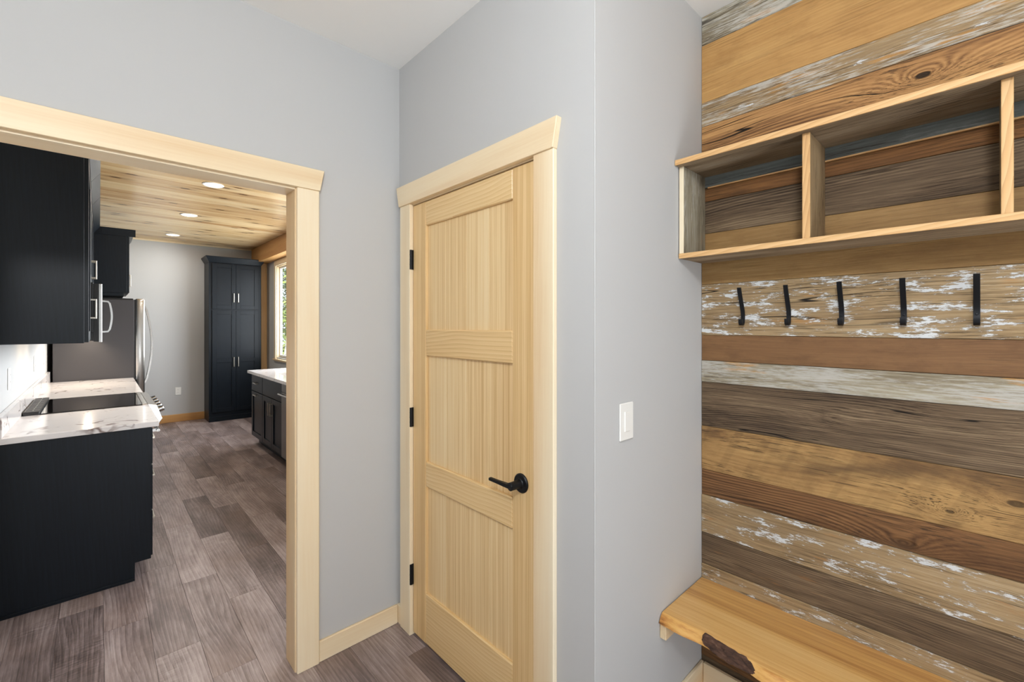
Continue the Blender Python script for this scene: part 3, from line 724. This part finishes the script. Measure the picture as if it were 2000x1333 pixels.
# countertops and upstands
MB().box(GB, .258, 3.331, 4.068, .880, .911, .003, 2).build('countertop', M['quartz'])
tag(bpy.data.objects['countertop'], 'white veined quartz countertop on the cabinet nearest the pine doorway', 'countertop')
o = MB().box(GB, .270, 4.834, 6.288, .880, .911, .003, 2).build('countertop', M['quartz']); tag(o, 'white veined quartz countertop between range and refrigerator', 'countertop')
for y0, y1, lb in ((3.331, 4.068, 'white quartz upstand behind the countertop nearest the pine doorway'), (4.0695, 4.8325, 'white quartz upstand directly behind the range vents'), (4.834, 6.288, 'white quartz upstand running up to the refrigerator')):
    o = MB().box(XKL + .0005, XKL + .024, y0, y1, .9115, 1.018, .002).build('backsplash', M['quartz']); tag(o, lb, 'backsplash', 'quartz upstands on the kitchen wall')
# range
r = thing('range', (-.03, 4.45, 0), 'stainless slide-in range with black glass cooktop and front knobs', 'range')
R0, R1 = 4.0705, 4.8315
MB().prism([(XKL + .027, .03), (.215, .03), (.215, .875), (XKL + .027, .905)], 'Y', R0, R1, 0).build('body', M['steel_dw'], r)
bx('cooktop', M['glass_black'], r, -.275, .222, R0 + .002, R1 - .002, .9055, .9165, .002)
bx('cooktop_trim', M['steel'], r, .2225, .252, R0, R1, .890, .9175, .003)
v = bx('vent_rail', M['black_plastic'], r, -.349, -.276, R0 + .004, R1 - .004, .9055, .932, .003)
for q in range(2):
    for k in range(9):
        y0 = R0 + .03 + k * .079
        bx('vent_slat', M['steel_dw'], v, -.342 + q * .033, -.339 + q * .033 + .0, y0, y0 + .066, .932, .9345)
        bx('vent_slat', M['steel_dw'], v, -.338 + q * .033, -.314 + q * .033, y0 + .064, y0 + .072, .932, .9345)
cp = MB().prism([(.2525, .9165), (.300, .905), (.334, .800), (.316, .768), (.2525, .768)], 'Y', R0, R1, .002).build('control_panel', M['steel'], r)
nd = Vector((.095, 0, .031)).normalized()
for k in range(5):
    yk = R0 + .08 + k * (R1 - R0 - .16) / 4
    MB().lathe((.315, yk, .857), nd, [(.027, -.001), (.027, .006), (.022, .008), (.021, .032), (.018, .035), (0, .035)], 24).build('knob', M['chrome'], cp, True)
od = bx('oven_door', M['steel_dw'], r, .2155, .268, R0 + .003, R1 - .003, .20, .765, .004)
bx('oven_window', M['glass_black'], od, .2675, .2705, R0 + .12, R1 - .12, .33, .62, .001)
MB().lathe((.315, R0 + .05, .71), (0, 1, 0), [(0, 0), (.011, 0), (.011, .66), (0, .66)], 16).box(.266, .315, R0 + .07, R0 + .09, .70, .72).box(.266, .315, R1 - .09, R1 - .07, .70, .72).build('oven_handle', M['steel'], od, True)
bx('warming_drawer', M['steel_dw'], r, .2155, .262, R0 + .003, R1 - .003, .05, .193, .004)
bx('plinth', M['black_plastic'], r, XKL + .06, .16, R0 + .02, R1 - .02, 0, .03)

# refrigerator
f = thing('refrigerator', (0, 6.75, 0), 'tall refrigerator with dark side and stainless front doors', 'refrigerator')
F0, F1 = 6.300, 7.205
bx('body', M['black_side'], f, -.338, .276, F0, F1, .03, 1.752, .003)
bx('hinge_cover', M['black_plastic'], f, -.30, .27, F0 + .01, F1 - .01, 1.7522, 1.766, .003)
bx('gasket', M['black_plastic'], f, .2765, .288, F0 + .006, F1 - .006, .06, 1.755)
for y0, y1, hy in ((F0, 6.749, 6.715), (6.756, F1, 6.79)):
    d = MB().box(.2885, .366, y0, y1, .735, 1.766, .012, 3).build('door', M['steel'], f, True)
    pts = [(.362, hy, .80), (.392, hy, .81), (.410, hy, .86)] + [(.410 + .045 * math.sin(math.pi * q / 12), hy, .86 + (1.64 - .86) * q / 12) for q in range(1, 12)] + [(.410, hy, 1.64), (.392, hy, 1.70), (.362, hy, 1.71)]
    MB().strip(pts, 'Y', .012, .016).build('handle', M['steel'], d, True)
d = MB().box(.2885, .366, F0, F1, .06, .728, .012, 3).build('freezer_drawer', M['steel'], f, True)
MB().lathe((.42, F0 + .1, .62), (0, 1, 0), [(0, 0), (.012, 0), (.012, .70), (0, .70)], 16).box(.364, .42, F0 + .12, F0 + .15, .608, .632).box(.364, .42, F1 - .15, F1 - .12, .608, .632).build('handle', M['steel'], d, True)
bx('foot_grille', M['black_plastic'], f, -.30, .26, F0 + .02, F1 - .02, 0, .03)

# upper cabinets
UD = -.062
def upper(y0, y1, z0, label, ndoors, hz, xf=UD, crown=True, near_panel=None, loc='uppers'):
    c = thing('wall_cabinet', ((GB + xf) / 2, (y0 + y1) / 2, z0), label, 'cabinet', 'navy wall cabinets over the worktop')
    bx('body', M['navy'], c, GB, xf, y0, y1, z0, 2.43, .001)
    w = (y1 - y0) / ndoors
    for k in range(ndoors):
        a, b_ = y0 + k * w + .003, y0 + (k + 1) * w - .003
        d = shaker(c, '+x', xf, a, b_, z0 + .004, 2.424)
        right = (k % 2 == 1) if ndoors > 1 else True
        pull(d, '+x', xf, (a + .032) if (ndoors > 1 and k % 2 == 1) else (b_ - .032), hz, .13, True)
    ys, ye = y0, y1
    MB().prism([(GB, 2.4302), (xf + .022, 2.4302), (xf + .068, 2.500), (xf + .068, 2.508), (GB, 2.508)], 'Y', ys, ye, 0).build('crown', M['navyY'], c)
    return c
cu = upper(3.355, 4.064, 1.378, 'navy wall cabinet with broad end panel above the drawer base', 1, 1.585)
bx('end_panel', M['navy'], cu, GB, UD + .002, 3.349, 3.3545, 1.378, 2.43, .001)
upper(4.069, 4.831, 1.765, 'navy wall cabinet fitted directly above the microwave', 2, 1.88)
fc = upper(4.836, 6.284, 1.378, 'navy wall cabinet between microwave and refrigerator', 3, 1.585)
bpy.data.objects.remove([c_ for c_ in fc.children if c_.name.startswith('body')][0])
MB().box(GB, UD, 4.836, 6.284, 1.408, 2.43).box(GB, UD, 4.836, 4.852, 1.378, 1.408).build('body', M['navy'], fc)
bx('strip_lamp', M['glow'], fc, -.090, -.070, 5.40, 6.20, 1.402, 1.4078)
lamp('under_cabinet_light', 'AREA', (-.080, 5.80, 1.400), 5.0, (1.0, .82, .62), .02, .8, look=(0, 0, -1))
# cabinet above refrigerator
c = thing('wall_cabinet', (-.07, 6.75, 1.80), 'deep navy cabinet fitted above the refrigerator', 'cabinet', 'navy wall cabinets over the worktop')
bx('body', M['navy'], c, GB, .217, 6.296, 7.21, 1.825, 2.43, .001)
bx('bottom_rail', M['navyY'], c, GB, .195, 6.31, 7.20, 1.790, 1.8248, .001)
for a, b_ in ((6.30, 6.750), (6.756, 7.206)):
    d = shaker(c, '+x', .217, a, b_, 1.828, 2.424); pull(d, '+x', .217, 6.718 if a < 6.5 else 6.79, 1.99, .13, True)
MB().prism([(GB, 2.4302), (.240, 2.4302), (.288, 2.500), (.288, 2.508), (GB, 2.508)], 'Y', 6.292, 7.214, 0).prism([(6.2919, 2.4302), (6.292, 2.508), (6.288, 2.508), (6.2885, 2.50)], 'X', .02, .288).build('crown', M['navyY'], c)
# microwave
m = thing('microwave', (-.18, 4.45, 1.36), 'black microwave with stainless front mounted under the cabinet', 'microwave')
bx('body', M['black_plastic'], m, GB, -.028, 4.0705, 4.8295, 1.425, 1.762, .002)
for y0, y1 in ((4.0705, 4.082), (4.818, 4.8295)): bx('side_skirt', M['black_plastic'], m, GB, -.028, y0, y1, 1.372, 1.4248)
bx('side_skirt', M['black_plastic'], m, GB, GB + .02, 4.083, 4.817, 1.372, 1.4248)
bx('door_core', M['black_plastic'], m, -.0275, -.003, 4.0705, 4.8295, 1.366, 1.755, .001)
d = bx('door', M['steel'], m, -.0028, .014, 4.0705, 4.8295, 1.362, 1.755, .002)
bx('door_window', M['glass_black'], d, .0138, .0155, 4.13, 4.58, 1.42, 1.71)
hy = 4.66
MB().strip([(.012, hy, 1.425), (.050, hy, 1.428), (.060, hy, 1.445)] + [(.060 + .012 * math.sin(math.pi * q / 8), hy, 1.445 + .20 * q / 8) for q in range(1, 8)] + [(.060, hy, 1.645), (.050, hy, 1.660), (.012, hy, 1.663)], 'Y', .012, .012).build('handle', M['steel'], d, True)
for yy in (4.28, 4.62):
    bx('work_lamp', M['glow'], m, -.20, -.13, yy - .03, yy + .03, 1.418, 1.4249)
    L = lamp('microwave_work_light', 'AREA', (-.165, yy, 1.414), 1.1, (1.0, .80, .58), .06, .06, look=(0, 0, -1))
# outlets above the counter
for y, lb in ((3.78, 'white wall plate above the countertop nearest the pine doorway'), (5.14, 'white wall plate above the far countertop beside the range'), (6.0, 'white wall plate above the countertop beside the refrigerator')):
    wallplate('wall_outlet', '+x', (XKL, y, 1.172), lb, 'outlet', 'socket')

# pantry
p = thing('pantry_cabinet', (1.57, 8.23, 0), 'tall navy four-door pantry cabinet with crown against the far wall', 'cabinet')
PX0, PX1, PY = 1.216, 1.926, 8.052
bx('body', M['navy'], p, PX0, PX1, PY, YKF - .002, .0, 2.440, .002)
bx('plinth', M['navyX'], p, PX0, PX1, PY - .012, PY - .0005, 0, .075, .002)
MB().prism([(PX0, 2.4405), (PX1, 2.4405), (PX1, 2.470), (PX0, 2.470)], 'Y', PY - .020, YKF - .016).build('crown', M['navyX'], p)
# mitred flaring crown
b = bmesh.new()
lo = [(PX0, PY - .022), (PX1, PY - .022), (PX1, 8.18), (PX0, YKF - .016)]
hi = [(PX0 - .045, PY - .067), (PX1 + .045, PY - .067), (PX1 + .045, 8.18), (PX0 - .045, YKF - .016)]
A = [b.verts.new((x_, y_, 2.442)) for x_, y_ in lo]; B = [b.verts.new((x_, y_, 2.520)) for x_, y_ in hi]; Cc = [b.verts.new((x_, y_, 2.530)) for x_, y_ in hi]
for P_, Q_ in ((A, B), (B, Cc)):
    for k in range(4): b.faces.new((P_[k], P_[(k + 1) % 4], Q_[(k + 1) % 4], Q_[k]))
b.faces.new(A); b.faces.new(Cc)
mb = MB(); mb.add(b); mb.build('crown_moulding', M['navyX'], p)
for x0, x1, hx in ((1.256, 1.5685, 1.540), (1.5715, 1.884, 1.600)):
    d = shaker(p, '-y', PY, x0, x1, 1.728, 2.424); pull(d, '-y', PY, hx, 1.905, .14, True, out=.026)
    d = shaker(p, '-y', PY, x0, x1, .140, 1.706, mid=.93); pull(d, '-y', PY, hx, .905, .15, True, out=.026)

# sink run under the window
SXF = 1.412
def base(y0, y1, label, hollow=False):
    c = thing('base_cabinet', (1.73, (y0 + y1) / 2, 0), label, 'cabinet', 'navy base cabinets under the window')
    pr = [(1.475, 0), (2.045, 0), (2.045, .8775), (SXF, .8775), (SXF, .103), (1.475, .103)]
    if hollow:
        for a, b_ in ((y0, y0 + .018), (y1 - .018, y1)): MB().prism(pr, 'Y', a, b_).build('side_panel', M['navy'], c)
        bx('bottom_panel', M['navy'], c, SXF, 2.045, y0 + .018, y1 - .018, .103, .121); bx('toe_board', M['navy'], c, 1.475, 1.49, y0 + .018, y1 - .018, 0, .1029)
        bx('back_panel', M['navy'], c, 2.035, 2.045, y0 + .018, y1 - .018, .1211, .8775); bx('front_frame', M['navyY'], c, SXF, SXF + .018, y0 + .018, y1 - .018, .60, .8775)
    else: MB().prism(pr, 'Y', y0, y1).build('body', M['navy'], c)
    return c
c = base(5.765, 6.262, 'navy base cabinet at the sink counter end with drawer over door')
d = slab(c, '-x', SXF, 5.769, 6.258, .672, .865); pull(d, '-x', SXF, 6.015, .775, .14, False)
d = shaker(c, '-x', SXF, 5.769, 6.258, .112, .662); pull(d, '-x', SXF, 6.015, .630, .14, False)
c = base(5.012, 5.762, 'navy double-door base cabinet below the sink', True)
slab(c, '-x', SXF, 5.016, 5.758, .672, .865, 'false_drawer_front')
d = shaker(c, '-x', SXF, 5.390, 5.758, .112, .662); pull(d, '-x', SXF, 5.425, .545, .14, True)
d = shaker(c, '-x', SXF, 5.016, 5.384, .112, .662); pull(d, '-x', SXF, 5.350, .545, .14, True)
c = base(3.30, 4.397, 'navy base cabinet beside the dishwasher under the window')
for a, b_ in ((3.304, 3.845), (3.851, 4.393)):
    d = slab(c, '-x', SXF, a, b_, .672, .865); pull(d, '-x', SXF, (a + b_) / 2, .775, .14, False)
    d = shaker(c, '-x', SXF, a, b_, .112, .662); pull(d, '-x', SXF, b_ - .035 if a < 3.5 else a + .035, .545, .14, True)
dw = thing('dishwasher', (1.7, 4.70, 0), 'stainless dishwasher built in beside the sink cabinet', 'dishwasher')
bx('body', M['black_plastic'], dw, 1.43, 2.04, 4.402, 5.007, .09, .872, .002)
bx('door', M['steel_dw'], dw, 1.386, 1.4295, 4.404, 5.005, .105, .775, .004)
bx('control_panel', M['steel_dw'], dw, 1.388, 1.4295, 4.404, 5.005, .780, .868, .004)
MB().lathe((1.350, 4.43, .765), (0, 1, 0), [(0, 0), (.010, 0), (.010, .55), (0, .55)], 14).box(1.350, 1.390, 4.45, 4.47, .757, .773).box(1.350, 1.390, 4.94, 4.96, .757, .773).build('handle', M['steel'], dw, True)
bx('plinth', M['black_plastic'], dw, 1.478, 2.0, 4.404, 5.005, 0, .088)
hx0, hx1, hy0, hy1 = 1.52, 1.92, 5.05, 5.68
mb = MB()
mb.box(1.360, hx0, 3.28, 6.332, .8785, .911, .0).box(hx1, 2.046, 3.28, 6.332, .8785, .911).box(hx0, hx1, 3.28, hy0, .8785, .911).box(hx0, hx1, hy1, 6.332, .8785, .911)
tag(mb.build('countertop', M['quartz']), 'white quartz countertop with sink under the kitchen window', 'countertop')
sk = thing('sink', (1.72, 5.365, .70), 'white undermount sink set into the window counter', 'sink')
s0 = MB(); t_ = .006; zb = .68
s0.box(hx0 - .001, hx0 + t_, hy0, hy1, zb, .8778).box(hx1 - t_, hx1 + .001, hy0, hy1, zb, .8778).box(hx0, hx1, hy0 - .001, hy0 + t_, zb, .8778).box(hx0, hx1, hy1 - t_, hy1 + .001, zb, .8778).box(hx0, hx1, hy0, hy1, zb - .006, zb)
s0.build('basin', M['white_plastic'], sk)
MB().lathe((1.72, 5.365, zb + .0005), (0, 0, 1), [(.045, 0), (.045, .004), (.03, .004), (.02, .001), (0, .001)], 24).build('drain', M['steel'], sk, True)

# ------------------------------------------------------------------ beam, post, kitchen windows
tag(bx('ceiling_beam', M['timberY'], None, 1.875, XKR - .002, YK + .002, 8.447, 2.502, ZK - .001, .004), 'long honey timber beam below the boarded kitchen ceiling', 'beam')
tag(bx('timber_post', M['timberZ'], None, 1.960, XKR - .002, 8.190, 8.447, 0, 2.5015, .004), 'knotty pine post beside the tall pantry cabinet', 'post')
bpy.data.objects['timber_post'].data.materials[0] = wood('knotty_pine_post', [(0.25, rgb(236, 206, 160)), (0.5, rgb(224, 188, 138)), (0.8, rgb(190, 144, 90))], 'Z', rings=40, wr=.05, knots=.4, rough=.5)
def kwindow(name, w, label):
    y0, y1, z0, z1 = w
    t = thing(name, (XKR, (y0 + y1) / 2, z0), label, 'window', kind='structure')
    x0 = XKR - CT
    bx('side_casing', M['trimZ'], t, x0, XKR, y1, y1 + .08, z0 - .02, z1 + .085, .002)
    bx('side_casing', M['trimZ'], t, x0, XKR, y0 - .09, y0, z0 - .02, z1 + .085, .002)
    bx('header_casing', M['trimY'], t, x0 - .003, XKR, y0 - .0002, y1 + .0002, z1, z1 + .085, .002)
    bx('stool', M['trimY'], t, XKR - .035, XKR + .035, y0 - .11, y1 + .11, z0 - .045, z0 - .0202, .003)
    bx('apron', M['trimY'], t, x0 + .003, XKR, y0 - .08, y1 + .08, z0 - .058, z0 - .0455, .002)
    for a, b_ in ((y1 - .012, y1), (y0, y0 + .012)): bx('jamb', M['trimZ'], t, XKR, XKR + .0775, a, b_, z0, z1)
    bx('jamb', M['trimY'], t, XKR, XKR + .0775, y0 + .012, y1 - .012, z1 - .012, z1); bx('jamb', M['trimY'], t, XKR + .06, XKR + .0775, y0 + .012, y1 - .012, z0 - .02, z0 + .012)
    fx0, fx1 = XKR + .040, XKR + .072; ym = (y0 + y1) / 2
    for a, b_ in ((y0 + .012, ym), (ym, y1 - .012)):
        s_ = MB(); e = .028
        s_.box(fx0, fx1, a, a + e, z0 + .012, z1 - .012).box(fx0, fx1, b_ - e, b_, z0 + .012, z1 - .012).box(fx0, fx1, a + e, b_ - e, z0 + .012, z0 + .012 + e).box(fx0, fx1, a + e, b_ - e, z1 - .012 - e, z1 - .012)
        sa = s_.build('sash', M['wdoor'], t)
        bx('pane', M['pane'], sa, fx0 + .014, fx0 + .019, a + e, b_ - e, z0 + .012 + e, z1 - .012 - e)
    return t
kwindow('window_1', W1, 'pine-cased kitchen window over the sink with trees outside')
kwindow('window_2', W2, 'pine-cased kitchen window farther along the sink wall')

# ------------------------------------------------------------------ recessed ceiling lights
def downlight(x, y, z, label, power, group):
    t = thing('recessed_light', (x, y, z), label, 'ceiling light', group)
    MB().lathe((x, y, z), (0, 0, -1), [(.083, -.001), (.083, .003), (.079, .006), (.068, .006), (.066, .003)], 32).build('trim_ring', M['white_plastic'], t, True)
    MB().lathe((x, y, z - .0045), (0, 0, -1), [(.0665, 0), (.0665, .0005), (0, .0012)], 32).build('lens', M['glow'], t, True)
    lamp('recessed_light_lamp', 'AREA', (x, y, z - .012), power, (1.0, .95, .89), .13, shape='DISK', look=(0, 0, -1))
for y, lb in ((4.78, 'lit recessed downlight in the pine ceiling nearest the doorway header'), (6.27, 'lit recessed downlight in the pine ceiling, middle of its row'), (7.80, 'lit recessed downlight in the pine ceiling nearest the far grey wall')):
    downlight(.755, y, ZK, lb, 7, 'recessed lights in the pine ceiling')
downlight(.755, 3.28, ZK, 'lit recessed downlight in the pine ceiling just inside the opening', 7, 'recessed lights in the pine ceiling')
def globe(x, y, label, strength):
    t = thing('added_fill_globe', (x, y, ZC), label, 'ceiling light')
    MB().lathe((x, y, ZC), (0, 0, -1), [(.075, 0), (.075, .012), (.05, .022), (.016, .024), (.016, .12), (.05, .125), (.05, .155), (0, .155)], 28).build('stem', M['iron'], t, True)
    pr = [(0.001, .145)] + [(.125 * math.sin(math.pi * q / 16), .27 - .125 * math.cos(math.pi * q / 16)) for q in range(1, 16)] + [(0.001, .395)]
    MB().lathe((x, y, ZC), (0, 0, -1), pr, 32).build('globe', glow('fill_globe_glow', (.93, .965, 1.0, 1), strength), t, True)
globe(-.30, -.25, 'added opal fill globe, unseen, under the white entry ceiling', 150.0)  # added fill lamp behind the camera, brightens the entry walls and ceiling

# ------------------------------------------------------------------ outdoors seen through the window
struct(bx('ground', M['grass'], None, 2.4, 40, -12, 50, -.65, -.55))
def tree(name, base, h, trunk_r, lean, crown, nleaf, lsize, leafmat, trunkmat, label, low=.3):
    t = thing(name, base, label, 'tree', 'trees outside the kitchen window')
    B0 = Vector(base); n = 10; b = bmesh.new(); rings = []
    for k in range(n + 1):
        f_ = k / n; c_ = B0 + Vector((lean[0] * f_, lean[1] * f_, h * f_)) + Vector((.06 * math.sin(f_ * 7), .06 * math.cos(f_ * 6), 0))
        r_ = trunk_r * (1 - .75 * f_) * (1.25 if k == 0 else 1)
        rings.append([b.verts.new(c_ + Vector((math.cos(a * math.pi / 5) * r_, math.sin(a * math.pi / 5) * r_, 0))) for a in range(10)])
    for A, B in zip(rings, rings[1:]):
        for k in range(10): b.faces.new((A[k], A[(k + 1) % 10], B[(k + 1) % 10], B[k]))
    b.faces.new(rings[0]); b.faces.new(rings[-1])
    mb = MB(); mb.add(b); mb.build('trunk', trunkmat, t, True)
    rnd = random.Random(len(name) * 31 + int(base[1] * 10)); verts = []; faces = []
    blobs = []
    for _ in range(26):
        f_ = low + (1.05 - low) * rnd.random(); a = rnd.random() * 6.283; rr = crown * (rnd.random() ** .6) * (1.15 - .8 * abs(f_ - .55))
        blobs.append((B0 + Vector((lean[0] * f_ + math.cos(a) * rr, lean[1] * f_ + math.sin(a) * rr, h * f_)), crown * rnd.uniform(.28, .5)))
    for _ in range(nleaf):
        c_, br = rnd.choice(blobs)
        d_ = Vector((rnd.gauss(0, 1), rnd.gauss(0, 1), rnd.gauss(0, .8))).normalized() * br * rnd.random() ** .45
        q = c_ + d_; u_ = Vector((rnd.gauss(0, 1), rnd.gauss(0, 1), rnd.gauss(0, 1))).normalized(); w_ = u_.orthogonal().normalized(); s_ = lsize * rnd.uniform(.6, 1.3); i0 = len(verts)
        verts += [q - u_ * s_, q + w_ * s_ * .5, q + u_ * s_, q - w_ * s_ * .5]; faces.append((i0, i0 + 1, i0 + 2, i0 + 3))
    me = bpy.data.meshes.new('foliage'); me.from_pydata([tuple(v_ - B0) for v_ in verts], [], faces); me.materials.append(leafmat)
    fo = bpy.data.objects.new('foliage', me); link(fo, t); fo['kind'] = 'stuff'
tree('birch_tree', (3.85, 14.0, -.6), 7.0, .12, (.9, .2), 1.3, 2600, .07, M['leaf'], M['birch'], 'slender white birch with light green leaves outside the window', .12)
tree('broadleaf_tree', (5.0, 19.0, -.6), 9.0, .2, (.2, .3), 2.6, 6000, .10, M['leaf'], M['bark'], 'full green broadleaf tree behind the birch', .1)
tree('conifer_tree', (9.0, 28.0, -.6), 12.0, .25, (.1, .1), 3.0, 7000, .12, M['leaf_dark'], M['bark'], 'dark green conifer farthest behind the birch', .05)
tree('broadleaf_tree', (12.5, 15.0, -.6), 8.0, .18, (-.2, .3), 2.4, 5000, .10, M['leaf'], M['bark'], 'full green broadleaf tree standing right of the birch', .1)
